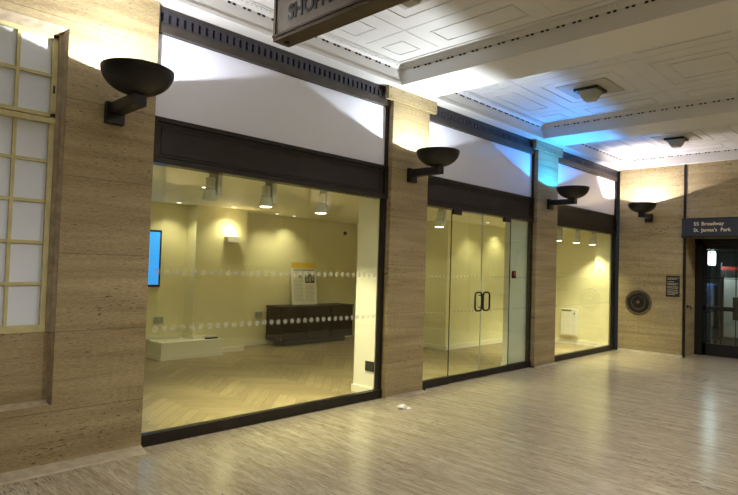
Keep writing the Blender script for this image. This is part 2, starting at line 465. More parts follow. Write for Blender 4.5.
mb.prism([(XE - 0.09, 0.0), (XE, 0.0), (XE, 0.045), (XE - 0.085, 0.012)], 'y', RB, -0.02)
struct(mb.build('baseboard_right'))
mb = MB().mat('bronze'); mb.box(XE - 0.015, XE + 0.03, RB - 0.035, RB + 0.008, 0, ZS)
mb.box(XE - 0.015, XE + .03, RB2 - .008, RB2 + .035, 0, ZS)
struct(mb.build('trim_%d' % ti)); ti += 1

# ------------------------------------------------------------------ pilasters
def pilaster(x0, x1, label, group=None, cap=True):
    t_ = thing('pilaster', label, 'pilaster', ((x0 + x1) / 2, 0, 0), 0, group)
    h = (x1 - x0) / 2
    mb = MB().mat('stone'); mb.box(-h, h, 0.0, 0.12, 0.0, ZS - .001, bev=0.004 if cap else 0); mb.build('shaft', t_)
    if cap: mb = MB().mat('stone_plain'); mb.box(-h - 0.12, h + 0.12, -0.025, 0.035, 3.67, ZS - .001, bev=0.004); mb.build('cap', t_)
    mb = MB().mat('kerb'); mb.prism([(0.001, 0.0), (-0.11, 0.0), (-0.10, 0.012), (0.001, 0.045)] if not cap else [(0.001, 0.0), (-0.075, 0.0), (-0.07, 0.006), (0.001, 0.018)], 'x', -h, h); mb.build('plinth', t_)
    return t_
pilaster(*PIL[0], 'travertine pilaster between the cream sash window and the big display window', cap=False)
pilaster(*PIL[1], 'travertine pilaster between the big display window and the glass double doors')
pilaster(*PIL[2], 'travertine pilaster between the glass double doors and the far window with a heater')
OP = []
for (a, b_), fac in zip(PIL, ('nearest the camera', 'facing the pilaster left of the doors', 'facing the pilaster right of the doors')):
    o = thing('pilaster', 'opposite side travertine pilaster, ' + fac, 'pilaster', ((a + b_) / 2, YO, 0), PI, 'opposite pilasters')
    h = (b_ - a) / 2
    mb = MB().mat('stone'); mb.box(-h, h, 0.0, 0.10, 0.0, ZS - .001); mb.build('shaft', o)
    mb = MB().mat('stone_plain'); mb.box(-h - .12, h + .12, -0.025, 0.035, 3.67, ZS - .001); mb.build('cap', o)

# ------------------------------------------------------------------ shopfront bays: fascia, transom panel, grille
NB = ['big display window', 'glass double doors', 'far window by the end wall']
YF = 0.08
for k, (x0, x1) in enumerate(BAYS):
    cx = (x0 + x1) / 2; h = (x1 - x0) / 2
    e0 = -h
    # fascia beam
    f = thing('fascia_beam', 'dark bronze fascia beam over the ' + NB[k], 'fascia', (cx, YF, 2.45))
    mb = MB().mat('bronze')
    mb.box(-h, h, 0.0, 0.12, 0, 0.40)
    mb.box(-h, h, -0.022, 0.01, 0, 0.045); mb.box(-h, h, -0.022, 0.01, 0.365, 0.405)
    mb.box(-h, h, -0.012, 0.01, 0.055, 0.07); mb.box(-h, h, -0.012, 0.01, 0.335, 0.35)
    mb.box(h - 0.06, h, -0.024, 0.01, 0, 0.405); mb.box(-h, -h + .05, -0.024, 0.01, 0, 0.405)
    mb.build('moulded_board', f)
    mb = MB().mat('bronze'); mb.box(-h + .10, -h + .112, -.008, .01, .085, .32); mb.box(h - .122, h - .11, -.008, .01, .085, .32)
    mb.box(-h + .10, h - .11, -.008, .01, .085, .097); mb.box(-h + .10, h - .11, -.008, .01, .308, .32)
    mb.build('inset_border', f)
    # transom panel
    tp = thing('transom_panel', 'blank white glazed panel above the ' + NB[k], 'panel', (cx, YF + 0.02, 2.85))
    mb = MB().mat('transom'); mb.box(-h, h, 0.0, 0.03, 0.0, 0.745); mb.build('sheet', tp)
    mb = MB().mat('bronze'); mb.box(h - 0.035, h, -0.03, 0.03, 0.0, 0.745); mb.build('edge_strip', tp)
    mb = MB().mat('bronze'); mb.box(-h, -h + 0.03, -0.03, 0.03, 0.0, 0.745); mb.build('edge_strip', tp)
    # grille
    g_ = thing('vent_grille', 'slotted dark metal ventilation grille above the ' + NB[k], 'vent', (cx, YF, 3.60))
    mb = MB().mat('bronze_light'); mb.box(-h, h, -0.022, 0.05, 0.0, 0.075); mb.box(-h, h, -0.018, 0.05, 0.205, 0.228)
    mb.build('rail', g_)
    mb = MB().mat('vent')
    mb.box(-h, h, -0.012, 0.05, 0.075, 0.098); mb.box(-h, h, -0.012, 0.05, 0.178, 0.206)
    n = int(2 * h / 0.073)
    for i in range(n + 1):
        xx = -h + i * 0.073
        mb.box(xx, min(h, xx + 0.045), -0.012, 0.045, 0.098, 0.178)
    mb.build('slotted_plate', g_)
    mb = MB().mat('dark'); mb.box(-h, h, 0.030, 0.055, 0.06, 0.21); mb.build('backing', g_)

# ------------------------------------------------------------------ glazing
def dots(mb, x0, x1, z, y, r=0.014, step=0.089):
    n = int((x1 - x0) / step)
    off = (x1 - x0 - (n - 1) * step) / 2
    for i in range(n):
        mt = Matrix.Translation((x0 + off + i * step, y, z)) @ Matrix.Rotation(PI / 2, 4, 'X')
        mb.lathe([(0, 0), (r, 0), (r, 0.0016), (0, 0.0016)], 14, mt, smooth=False)
def shop_window(name, x0, x1):
    cx = (x0 + x1) / 2; h = (x1 - x0) / 2
    t_ = thing(name, None, None, (cx, YF, 0), kind='structure')
    mb = MB().mat('bronze'); mb.box(-h, h, -0.02, 0.06, 0, 0.10); mb.box(h - 0.05, h, -0.005, 0.06, 0.10, 2.45)
    mb.box(-h, -h + 0.02, -0.005, 0.06, 0.10, 2.45)
    mb.build('frame', t_)
    mb = MB().mat('glass'); mb.box(-h + 0.02, h - 0.05, 0.016, 0.026, 0.10, 2.45); mb.build('pane', t_)
    for z in (1.0, 1.5):
        mb = MB().mat('dots'); dots(mb, -h + .05, h - .08, z, 0.0155, 0.027 if cx < 5 else 0.016); d = mb.build('dot_row', t_)
    return t_
shop_window('window_2', *BAYS[0])
shop_window('window_3', *BAYS[2])

d1 = thing('door_1', None, None, (7.465, YF, 0), kind='structure')
x0, x1 = BAYS[1]; o = 7.465
mb = MB().mat('bronze')
mb.box(x0 - o, 6.64 - o, -0.02, 0.05, 0, 0.10); mb.box(8.25 - o, x1 - o, -0.02, 0.05, 0, 0.10)
mb.box(x1 - o - 0.05, x1 - o, -0.005, 0.06, 0.10, 2.45); mb.box(x0 - o, x0 - o + 0.012, -0.005, 0.06, 0.10, 2.45)
mb.mat('black'); mb.box(x0 - o - 0.0, x0 - o + .05, -0.09, -0.025, 0.0, 0.025); mb.box(x1 - o - 0.05, x1 - o, -0.09, -0.025, 0.0, 0.025)
mb.build('frame', d1)
mb = MB().mat('glass_door'); mb.box(x0 - o + .012, 6.632 - o, 0.0, 0.010, 0.10, 2.45); mb.build('side_pane', d1)
mb = MB().mat('glass_door'); mb.box(8.258 - o, x1 - o - .05, 0.0, 0.010, 0.10, 2.45); mb.build('side_pane', d1)
for (a, b_, hx, sg) in ((6.642, 7.424, 7.285, 1), (7.432, 8.248, 7.495, -1)):
    lf = MB().mat('glass_door').box(a - o, b_ - o, 0.0, 0.010, 0.10, 2.43).build('door_leaf', d1)
    mb = MB().mat('bronze'); mb.box(a - o, b_ - o, -0.015, 0.03, 0.008, 0.10); mb.build('bottom_rail', lf)
    # polished glass edges
    mb = MB().mat('black')
    pe = a if sg > 0 else b_ - 0.006
    me_ = b_ - 0.004 if sg > 0 else a
    mb.box(pe - o, pe + .006 - o, -0.001, 0.012, 0.10, 2.43); mb.build('edge_seal', lf)
    mb = MB().mat('plastic_grey'); mb.box(me_ - o, me_ + .004 - o, -0.001, 0.012, 0.10, 2.43); mb.build('edge_seal', lf)
    mb = MB().mat('black')
    pa = (a + 0.03) if sg > 0 else b_ - 0.22
    mb.box(pa - o, pa + 0.19 - o, -0.014, 0.024, 2.38, 2.45); mb.build('patch_fitting', lf)
    # handle: rounded rectangular loop
    pts = []
    hw, hh, rr = 0.088, 0.135, 0.055
    for (qx, qz, a0) in ((hw - rr, hh - rr, 0), (-hw + rr, hh - rr, 90), (-hw + rr, -hh + rr, 180), (hw - rr, -hh + rr, 270)):
        for s_ in range(0, 91, 15):
            an = math.radians(a0 + s_)
            pts.append((hx - o + qx + rr * math.cos(an), -0.05, 1.135 + qz + rr * math.sin(an)))
    mb = MB().mat('black'); mb.tube(pts, 0.014, 10, closed=True)
    for zz in (1.135 + 0.09, 1.135 - 0.09):
        xx = hx - o + (hw if sg > 0 else -hw)
        mb.tube([(xx, -0.05, zz), (xx, 0.0, zz)], 0.01, 8)
    mb.build('handle', lf)
    for z in (1.0, 1.5):
        mb = MB().mat('dots'); dots(mb, a - o + .04, b_ - o - .04, z, -0.0003, 0.013); mb.build('dot_row', lf)
for (a, b_) in ((x0 + .05, 6.6), (8.32, x1 - .08)):
    for z in (1.0, 1.5):
        mb = MB().mat('dots'); dots(mb, a - o, b_ - o, z, -0.0003, 0.013); mb.build('dot_row', d1)
kp = thing('entry_keypad', 'small black and red entry reader on the glass right of the doors', 'keypad', (8.34, YF - 0.002, 1.545))
MB().mat('black').box(-.045, .045, -0.03, 0.0, -.06, .06, bev=.006).build('case', kp)
MB().mat('red').box(-.025, .025, -0.034, -.028, -.01, .04).build('red_panel', kp)

# ------------------------------------------------------------------ shop interior shell
ZI = 2.56
mb = MB().mat('wood_dark_base'); mb.box(2.1, 12.7, 0.13, 5.2, -0.05, 0.012)
fl = struct(mb.build('floor'))
# herringbone planks
W_, Ln = 0.12, 0.84
bm = bmesh.new(); uvl = bm.loops.layers.uv.new('UVMap'); tl = bm.faces.layers.float.new('tone')
ca = math.cos(PI / 4); sa = math.sin(PI / 4)
def plank(x, y, w2, h2):
    g = 0.0018
    cs = [(x + g, y + g), (x + w2 - g, y + g), (x + w2 - g, y + h2 - g), (x + g, y + h2 - g)]
    wc = [(7.4 + c[0] * ca - c[1] * sa, 2.6 + c[0] * sa + c[1] * ca) for c in cs]
    if max(c[0] for c in wc) < 2.2 or min(c[0] for c in wc) > 12.6 or max(c[1] for c in wc) < 0.13 or min(c[1] for c in wc) > 5.05: return
    vs = [bm.verts.new((c[0], c[1], 0.020)) for c in wc]
    f = bm.faces.new(vs); f[tl] = random.random()
    ou, ov = random.random() * 30, random.random() * 30
    if w2 > h2: uvs = [(0, 0), (w2, 0), (w2, h2), (0, h2)]
    else: uvs = [(0, 0), (0, w2), (h2, w2), (h2, 0)]
    for lp, u in zip(f.loops, uvs): lp[uvl].uv = (u[0] + ou, u[1] + ov)
for i in range(-100, 100):
    for j in range(-9, 10):
        ox, oy = i * W_ + j * Ln, i * W_ - j * Ln
        if abs(ox) > 9 or abs(oy) > 9: continue
        plank(ox, oy, Ln, W_); plank(ox, oy + W_, W_, Ln)
for (co, no) in (((0, 0.13, 0), (0, -1, 0)), ((2.2, 0, 0), (-1, 0, 0)), ((12.6, 0, 0), (1, 0, 0)), ((0, 5.05, 0), (0, 1, 0))):
    bmesh.ops.bisect_plane(bm, geom=bm.verts[:] + bm.edges[:] + bm.faces[:], plane_co=co, plane_no=no, clear_outer=True)
for f in bm.faces:
    if f.normal.z < 0: f.normal_flip()
me = bpy.data.meshes.new('planks'); bm.to_mesh(me); bm.free(); me.materials.append(M['oak'])
po = bpy.data.objects.new('planks', me); COL.objects.link(po); po.parent = fl

mb = MB().mat('shop_ceiling'); mb.box(2.1, 12.8, 0.14, 5.3, ZI, ZI + 0.1); struct(mb.build('ceiling'))
# walls of the shop
mb = MB().mat('cream_wall')
mb.box(2.1, 4.95, 4.45, 5.15, 0, ZI)                        # alcove back
mb.box(4.95, 5.96, 4.13, 5.15, 0, ZI)                      # chimney breast
mb.box(5.96, 9.3, 4.62, 5.15, 0, ZI)                       # rear wall
mb.box(9.2, 12.56, 2.03, 5.15, 0, ZI)                      # block behind the doors
struct(mb.build('wall_shop_rear'))
mb = MB().mat('cream_wall'); mb.box(2.06, 2.20, 0.14, 5.15, 0, ZI); struct(mb.build('wall_shop_left'))
mb = MB().mat('cream_wall'); mb.box(12.52, 12.72, 0.15, 5.15, 0, ZI)
mb.box(12.44, 12.53, 0.15, 0.46, 0, ZI); struct(mb.build('wall_shop_right'))
mb = MB().mat('white_paint')                               # piers behind the pilasters
mb.box(5.20, 6.02, 0.145, 0.50, 0, ZI)
mb.box(8.33, 9.72, 0.15, 0.24, 0, ZI)
struct(mb.build('wall_shop_front'))
mb = MB().mat('white_paint')
def sk(x0, x1, y0, y1, h=0.11):
    mb.box(x0, x1, y0, y1, 0.012, h); 
sk(5.41, 5.975, 4.112, 4.13); sk(5.96, 5.978, 4.13, 4.61); sk(5.975, 9.2, 4.602, 4.62); sk(9.182, 9.2, 2.012, 4.6); sk(9.182, 12.52, 2.012, 2.03)
sk(12.502, 12.52, 0.46, 2.01); sk(12.42, 12.44, .15, .475); sk(12.42, 12.52, .46, .475)
sk(5.182, 5.2, 0.145, 0.515); sk(5.182, 6.02, 0.50, 0.518); sk(8.312, 8.33, .15, .25)
mb.box(4.93, 4.95, 4.13, 4.44, .30, .36); mb.box(2.2, 4.95, 4.432, 4.45, .30, .36); mb.box(4.95, 5.38, 4.108, 4.13, .30, .345)
struct(mb.build('baseboard_shop'))

# ------------------------------------------------------------------ shop contents
bn = thing('display_plinth', 'low white boxed display platform along the rear wall under the blue screen', 'platform', (4.86, 3.9, 0.02))
MB().mat('white_paint').box(-0.56, 0.08, 0.0, 0.53, 0.0, 0.28, bev=.003).box(0.07, 0.54, 0.0, 0.21, 0.0, 0.28, bev=.003).build('box', bn)
MB().mat('white_paint').box(-0.572, 0.552, -0.012, 0.0, 0.0, 0.065).box(-0.572, -0.56, 0.0, .53, 0.0, 0.065).build('skirting', bn)
rc = thing('remote_control', 'small black remote lying on the white platform', 'remote', (5.23, 3.99, 0.302))
MB().mat('black').box(-.11, .11, -.03, .03, 0, .022, bev=.006).build('case', rc)
MB().mat('plastic_grey').box(-.06, .05, -.012, .012, .021, .024).build('buttons', rc)

tv = thing('wall_screen', 'glowing blue wall-mounted screen in the alcove at the left window edge', 'screen', (3.87, 4.45, 1.63))
MB().mat('black').box(-.60, .60, -.07, 0, -.47, .47, bev=.006).build('casing', tv)
MB().mat('screen').box(-.565, .565, -.074, -.069, -.43, .435).build('display', tv)

sb = thing('sideboard', 'long dark wood sideboard against the shop rear wall', 'sideboard', (7.74, 4.6, 0.02))
MB().mat('wenge').box(-.95, .95, -.48, -.002, .10, .74, bev=.004).build('body', sb)
MB().mat('wenge').box(-.965, .965, -.51, 0, .735, .765, bev=.004).build('top', sb)
MB().mat('ink').box(-.80, .80, -.42, -.06, 0, .10).build('base', sb)
for i in range(3):
    MB().mat('wenge').box(-.94 + i * .63, -.94 + i * .63 + .62, -.500, -.478, .115, .728, bev=.003).build('door', sb)

ps = thing('poster_board', 'white printed notice board with a yellow header leaning on the sideboard', 'poster', (7.64, 4.46, 0.786))
tilt = Matrix.Rotation(-0.10, 4, 'X')
def pb(name, key, x0, x1, z0, z1, d, parent=None):
    mb = MB().mat(key); mb.box(x0, x1, -d, 0.0 if d == .012 else -d + .0025, z0, z1, mtx=tilt); return mb.build(name, parent or ps)
pb('board', 'paper', -.33, .33, 0, .86, .012)
pb('header', 'yellow', -.33, .33, .745, .86, .0135)
pb('headline', 'ink', -.27, .27, .70, .716, .0135)
pb('photograph', 'ink', .02, .27, .44, .625, .0135)
mb = MB().mat('grey_ink')
for bx in ((.05, .10, .47, .56), (.13, .17, .46, .58), (.20, .24, .49, .56)): mb.box(bx[0], bx[1], -.0145, -.013, bx[2], bx[3], mtx=tilt)
mb.build('picture_detail', ps)
mb = MB().mat('grey_ink')
for i in range(22):
    z = .66 - i * .028
    mb.box(-.28, -.03 - random.random() * .03, -.0135, -.011, z, z + .009, mtx=tilt) if not (.52 < z < .66) else None
    if z < .40: mb.box(.02, .27 - random.random() * .03, -.0135, -.011, z, z + .009, mtx=tilt)
mb.build('print_columns', ps)
mb = MB().mat('ink'); mb.prism([(-.16, .54), (-.10, .56), (-.11, .62), (-.13, .66), (-.14, .60)], 'y', -.0135, -.0115); mb.prism([(-.10, .56), (-.04, .52), (-.06, .55), (-.10, .59)], 'y', -.0135, -.0115)
bmesh.ops.transform(mb.bm, matrix=tilt, verts=mb.bm.verts[:]); mb.build('emblem', ps)

wl = thing('wall_light', 'lit white half-box wall light on the cream wall above the platform', 'wall light', (5.62, 4.13, 2.0))
MB().mat('plastic_white').prism([(-.13, .06), (.13, .06), (.10, -.04), (-.10, -.04)], 'y', -.10, -.004).build('shade', wl)
MB().mat('bulb_warm').box(-.115, .115, -.092, -.012, .058, .066).build('diffuser', wl)
MB().mat('plastic_white').box(-.09, .09, -.006, 0, -.05, .07).build('back_plate', wl)
l = bpy.data.lights.new('wall_light_glow', 'POINT'); l.energy = 4.5; l.color = (1, .80, .45); l.shadow_soft_size = .03
lo = bpy.data.objects.new('wall_light_glow', l); COL.objects.link(lo); lo.parent = wl; lo.location = (0, -.06, .12)

def socket(name, label, p, rz, w2, h2, key, cat='socket'):
    t_ = thing(name, label, cat, p, rz)
    MB().mat(key).box(-w2 / 2, w2 / 2, -.012, 0, -h2 / 2, h2 / 2, bev=.003).build('plate', t_)
    mb = MB().mat('bronze_light' if key != 'plastic_grey' else 'ink')
    for sx in (-.25, .25): mb.box(sx * w2 - .006, sx * w2 + .006, -.0135, -.011, h2 * .1, h2 * .3); mb.box(sx * w2 - .02, sx * w2 - .01, -.0135, -.011, -h2 * .2, -h2 * .05); mb.box(sx * w2 + .01, sx * w2 + .02, -.0135, -.011, -h2 * .2, -h2 * .05)
    mb.build('pin_slots', t_)
    return t_
socket('floor_socket', 'black double socket low on the white pier inside the display window', (5.20, .215, .37), -PI / 2, .15, .12, 'black')
socket('wall_socket', 'grey double socket on the rear wall left of the sideboard', (6.62, 4.62, .60), 0, .17, .12, 'plastic_grey')
socket('wall_socket', 'grey double socket above the white platform under the screen', (4.50, 4.45, .60), 0, .17, .12, 'plastic_grey')
sc = thing('security_camera', 'small black dome camera high on the shop rear wall', 'camera', (8.85, 4.62, 2.33))
MB().mat('plastic_grey').lathe([(0, 0), (.05, 0), (.05, .02), (0, .02)], 18, Matrix.Rotation(PI / 2, 4, 'X')).build('base', sc)
MB().mat('black').lathe([(.038, .02), (.036, .04), (.026, .055), (0, .062)], 18, Matrix.Rotation(PI / 2, 4, 'X')).build('dome', sc)

# heater
ht = thing('panel_heater', 'white electric panel heater on the end wall of the far shop window', 'heater', (12.52, 1.03, .20), -PI / 2)
MB().mat('plastic_white').box(-.19, .19, -.10, -.02, 0, .60, bev=.01).build('body', ht)
mb = MB().mat('plastic_white')
for i in range(3): mb.box(-.178 + i * .12, -.178 + i * .12 + .108, -.108, -.098, .02, .50)
mb.build('fins', ht)
mb = MB().mat('ink')
for i in range(5): mb.box(-.16 + i * .046, -.16 + i * .046 + .036, -.103, -.099, .545, .58)
mb.build('outlet_grille', ht)
MB().mat('black').lathe([(0, 0), (.018, 0), (.018, .012), (0, .012)], 14, Matrix.Translation((.13, -.1, .50)) @ Matrix.Rotation(PI / 2, 4, 'X')).build('control_knob', ht)
MB().mat('plastic_white').box(-.12, -.10, -.03, 0, .1, .5).box(.10, .12, -.03, 0, .1, .5).build('bracket', ht)
MB().mat('plastic_white').tube([(-.05, -.05, .0), (-.03, -.05, -.06), (.06, -.04, -.09), (.12, -.02, -.05), (.13, -.012, .0)], .005, 8).build('cable', ht)

# track spotlights
GROUPS = [('display window', [(3.02, False), (3.70, True), (4.49, True)]), ('doors', [(6.80, True)]), ('far window', [(10.60, True), (11.40, True), (12.18, True)])]
def make_spot(lit):
    t_ = thing('track_spotlight', None, None)
    MB().mat('plastic_white').box(.055, .105, -.05, .05, -.29, -.07, bev=.004).build('driver_box', t_)
    hd = MB().mat('plastic_white').lathe([(0, -.115), (.038, -.115), (.046, -.12), (.048, -.22), (.058, -.26), (.076, -.335), (.076, -.342), (.068, -.342), (.062, -.32), (0, -.315)], 26).build('head', t_)
    MB().mat('plastic_grey').lathe([(.0485, -.225), (.0515, -.227), (.0515, -.235), (.0485, -.237)], 26).build('ring', hd)
    if lit: MB().mat('bulb').lathe([(0, -.352), (.05, -.348), (.071, -.340), (.071, -.330), (0, -.325)], 24).build('lens', hd)
    MB().mat('plastic_grey').box(-.012, .09, -.012, .012, -.12, -.06).box(-.08, .08, -.015, .015, -.065, -.028).build('mount', t_)
    return t_
spot_on = None; spot_off = make_spot(False); used_off = False
spot_names = {3.02: 'unlit white track spotlight, leftmost in the display window', 3.70: 'lit white track spotlight in the middle of the display window', 4.49: 'lit white track spotlight nearest the white pier in the display window',
              6.80: 'lit white spotlight behind the left glass side pane of the doors', 10.60: 'lit white spotlight, leftmost of three in the far window',
              11.40: 'lit white spotlight, middle of three in the far window', 12.18: 'lit white spotlight, rightmost of three in the far window'}
SY = 0.42
for gname, lst in GROUPS:
    xa, xb = lst[0][0] - .3, lst[-1][0] + .22
    tr = B('lighting_track', 'plastic_grey', (xa, xb, SY - .015, SY + .015, ZI - .028, ZI))
    tag(tr, 'grey ceiling lighting track inside the ' + gname, 'lighting track')
    for (sx, lit) in lst:
        if lit:
            if spot_on is None: spot_on = make_spot(True); s_ = spot_on
            else: s_ = copy_tree(spot_on)
        else: s_ = spot_off
        s_.location = (sx, SY, ZI); s_['category'] = 'spotlight'; s_['label'] = spot_names[sx]; s_['group'] = 'track spotlights in the shop'
for i, sx in enumerate((3.70, 4.49, 6.80, 10.60, 11.40, 12.18)):
    l = bpy.data.lights.new('spot_beam', 'SPOT'); l.energy = SPOT_W; l.color = (1.0, .89, .56)
    l.spot_size = math.radians(105); l.spot_blend = 0.9; l.shadow_soft_size = .045
    lo = bpy.data.objects.new('spot_beam', l); COL.objects.link(lo); lo.location = (sx, SY, ZI - .37)
    if sx > 12: l.energy = SPOT_W * .55

# recessed downlights
dl = None
DL = [(4.60, 4.1, 'above the left end of the white platform'), (5.52, 3.9, 'above the wall light'), (3.83, 1.95, 'leftmost, between the unlit spotlight and the lit one'), (6.67, 4.2, 'just left of the sideboard, the upper left of a close pair'),
      (7.16, 4.3, 'above the sideboard, the lower right of a close pair'), (9.94, 1.6, 'seen through the left glass door leaf'), (10.9, 1.75, 'seen through the right glass door leaf'), (8.3, 2.6, 'over the open floor right of the poster')]
for i, (x, y, where) in enumerate(DL):
    if dl is None:
        dl = thing('recessed_downlight', None, None)
        MB().mat('white_paint').lathe([(.034, 0), (.036, -.004), (.05, -.004), (.052, 0)], 24).build('rim', dl)
        MB().mat('bulb').lathe([(0, -.002), (.034, -.002), (.034, -.001), (0, -.001)], 20).build('lens', dl)
        s_ = dl
    else: s_ = copy_tree(dl)
    s_.location = (x, y, ZI)
    tag(s_, 'tiny recessed ceiling downlight ' + where, 'downlight', 'recessed shop downlights')
    l = bpy.data.lights.new('downlight_beam', 'SPOT'); l.energy = 28; l.color = (1.0, .87, .52); l.spot_size = math.radians(120); l.spot_blend = .9; l.shadow_soft_size = .03
    lo = bpy.data.objects.new('downlight_beam', l); COL.objects.link(lo); lo.location = (x, y, ZI - .03)

# ------------------------------------------------------------------ wall uplighters
RIM, RAD, CY = 3.045, 0.265, -0.43
def uplighter(label, p, rz, col, power, group='bowl uplighters along the hall'):
    t_ = thing('wall_uplighter', label, 'wall lamp', p, rz, group)
    MB().mat('black').box(-.075, .075, -.05, -.001, 2.69, 2.865, bev=.004).build('wall_plate', t_)
    MB().mat('black').box(-.055, .055, CY - .055, -.045, 2.765, 2.85, bev=.004).box(-.05, .05, CY - .05, CY + .05, 2.845, 2.872).build('arm', t_)
    mt = Matrix.Translation((0, CY, 0))
    outer = [(0, RIM - .196)] + [(RAD * math.sin(a * PI / 180), RIM - .196 * math.cos(a * PI / 180)) for a in range(8, 91, 6)] + [(RAD, RIM)]
    inner = [(RAD - .006, RIM)] + [((RAD - .006) * math.sin(a * PI / 180), RIM + .002 - .188 * math.cos(a * PI / 180)) for a in range(88, 0, -8)] + [(0, RIM - .186)]
    bw = MB().mat('bowl').lathe(outer, 56, mt)
    bw.mat('bowl_in').lathe(inner, 56, mt); bw.mat('bowl').lathe([(RAD, RIM), (RAD - .006, RIM)], 56, mt)
    bo = bw.build('bowl', t_)
    # floodlight box inside the bowl: tall shield on the hall side, low on the wall side
    MB().mat('reflector').box(-.11, .11, CY - .045, CY + .065, 2.93, 2.938).box(-.19, .19, CY - .045, CY - .039, 2.93, 3.012).box(-.11, .11, CY + .06, CY + .065, 2.93, 2.945).box(-.11, -.105, CY - .04, CY + .06, 2.93, 2.95).box(.105, .11, CY - .04, CY + .06, 2.93, 2.95).build('floodlight_housing', t_)
    MB().mat('bulb_cool').tube([(-.05, CY + .01, 2.945), (.05, CY + .01, 2.945)], .004, 8).build('bulb', t_)
    l = bpy.data.lights.new('uplight_glow', 'POINT'); l.energy = power; l.color = col; l.shadow_soft_size = .008
    lo = bpy.data.objects.new('uplight_glow', l); COL.objects.link(lo); lo.parent = t_; lo.location = (0, CY + .01, 2.957)
    return t_
COOL = (0.86, 0.93, 1.0)
uplighter('dark bronze bowl wall lamp on the nearest pilaster, beside the cream window', (1.87, 0, 0), 0, (.93, .94, 1.0), UPLIGHT_W * 1.6)
uplighter('dark bowl wall lamp glowing white on the pilaster left of the glass doors', (5.62, 0, 0), 0, COOL, UPLIGHT_W * 1.3)
uplighter('dark bowl wall lamp throwing blue light on the pilaster right of the glass doors', (9.36, 0, 0), 0, (.02, .31, 1.0), UPLIGHT_W * 1.9)
uplighter('small dark bowl wall lamp on the end wall beside the dark doorway', (XE, -.60, 0), -PI / 2, (1.0, .90, .93), UPLIGHT_W * 1.5)
for x, fac in ((1.87, 'nearest the camera'), (5.62, 'facing the left of the glass doors'), (9.36, 'facing the right of the glass doors')):
    uplighter('opposite side bowl wall lamp, ' + fac, (x, YO, 0), PI, (1.0, .93, .86), UPLIGHT_W * .8, 'opposite bowl uplighters')

# ------------------------------------------------------------------ ceiling lamps
cl = None
for (x, y, lab) in ((7.465, -1.52, 'small square glass ceiling lamp above the glass doors'), (11.1, -1.52, 'small square glass ceiling lamp near the end wall'), (3.74, -1.52, 'square glass ceiling lamp behind the hanging sign')):
    if cl is None:
        cl = thing('ceiling_lamp', None, None); s_ = cl
        MB().mat('recess_shade').box(-.33, .33, -.33, .33, -.006, .004).build('recess_shade_plate', cl)  # flat plate whose dark colour paints the shade of a recess
        MB().mat('black').box(-.14, .14, -.14, .14, -.03, -.006).build('base_plate', cl)
        mb = MB().mat('black')
        for bx in ((-.16, .16, -.16, -.14), (-.16, .16, .14, .16), (-.16, -.14, -.14, .14), (.14, .16, -.14, .14)): mb.box(*bx, -.045, -.012)
        mb.build('frame', cl)
        mb = MB().mat('lamp_glass')
        for (a, b_, z0, z1) in ((.12, .105, -.03, -.08), (.10, .085, -.08, -.125), (.08, .06, -.125, -.16)):
            vs0 = [mb.bm.verts.new((sx * a, sy * a, z0)) for sx, sy in ((-1, -1), (1, -1), (1, 1), (-1, 1))]
            vs1 = [mb.bm.verts.new((sx * b_, sy * b_, z1)) for sx, sy in ((-1, -1), (1, -1), (1, 1), (-1, 1))]
            for i in range(4): mb.bm.faces.new([vs0[i], vs0[(i + 1) % 4], vs1[(i + 1) % 4], vs1[i]])
            mb.bm.faces.new(vs1)
        mb.build('glass_shade', cl)
    else: s_ = copy_tree(cl)
    s_.location = (x, y, ZC - 0.005); tag(s_, lab, 'ceiling lamp', 'square ceiling lamps')

for i, (x, lab) in enumerate(((0.0, 'unseen square ceiling lamp added as fill light behind the camera, leftmost'), (3.74, 'unseen square ceiling lamp added as fill light on the opposite side, facing the display window'),
                          (7.465, 'unseen square ceiling lamp added as fill light on the opposite side, facing the glass doors'), (11.1, 'unseen square ceiling lamp added as fill light on the opposite side by the end wall'))):
    s_ = copy_tree(cl)
    s_.location = (x, YO + 1.52, ZC - 0.005); tag(s_, lab, 'ceiling lamp', 'square ceiling lamps')  # out-of-view lamps, added lit to raise the hall's ambient light
    for ch in s_.children:
        if ch.name.startswith('glass_shade'):
            ch.data = ch.data.copy(); ch.data.materials[0] = M['hall_fill_bulb']
    l = bpy.data.lights.new('hall_fill_light', 'SPOT'); l.energy = HALL_FILL_W; l.color = (1.0, .965, .93); l.shadow_soft_size = .16; l.spot_size = math.radians(165); l.spot_blend = .5
    lo = bpy.data.objects.new('hall_fill_light', l); COL.objects.link(lo); lo.parent = s_; lo.location = (0, 0, -.33)

# ------------------------------------------------------------------ hanging SHOPPING sign
SX, SY0, SY1 = 2.56, -1.19, -4.5
hs = thing('hanging_sign', 'long bronze framed hanging sign with dark letters across the hall', 'sign', (SX, (SY0 + SY1) / 2, 3.28))
ym = (SY0 + SY1) / 2; hy = (SY0 - SY1) / 2
MB().mat('sign_face').box(0.012, .138, -hy + .02, hy - .02, .03, .56).build('panel', hs)
MB().mat('sign_bronze').box(0, .15, -hy, hy, 0, .035, bev=.003).box(0, .15, -hy, hy, .555, .59, bev=.003).box(0, .15, hy - .022, hy, .03, .56).box(0, .15, -hy, -hy + .022, .03, .56).box(-.010, 0.012, -hy, hy, .028, .045).build('frame', hs)
mb = MB().mat('black')
for yy in (hy - .07, -hy + .07, 0): mb.lathe([(0, -.012), (.022, -.010), (.026, 0), (0, 0)], 16, Matrix.Translation((.075, yy, 0)))
mb.build('bolt', hs)
mb = MB().mat('black')
for yy in (hy - .5, -hy + .5): mb.tube([(.075, yy, .58), (.075, yy, ZC - 3.28)], .012, 10)
mb.build('hanger', hs)
mt = Matrix(((0, 0, -1, 0.010), (-1, 0, 0, hy - .165), (0, 1, 0, .125), (0, 0, 0, 1)))
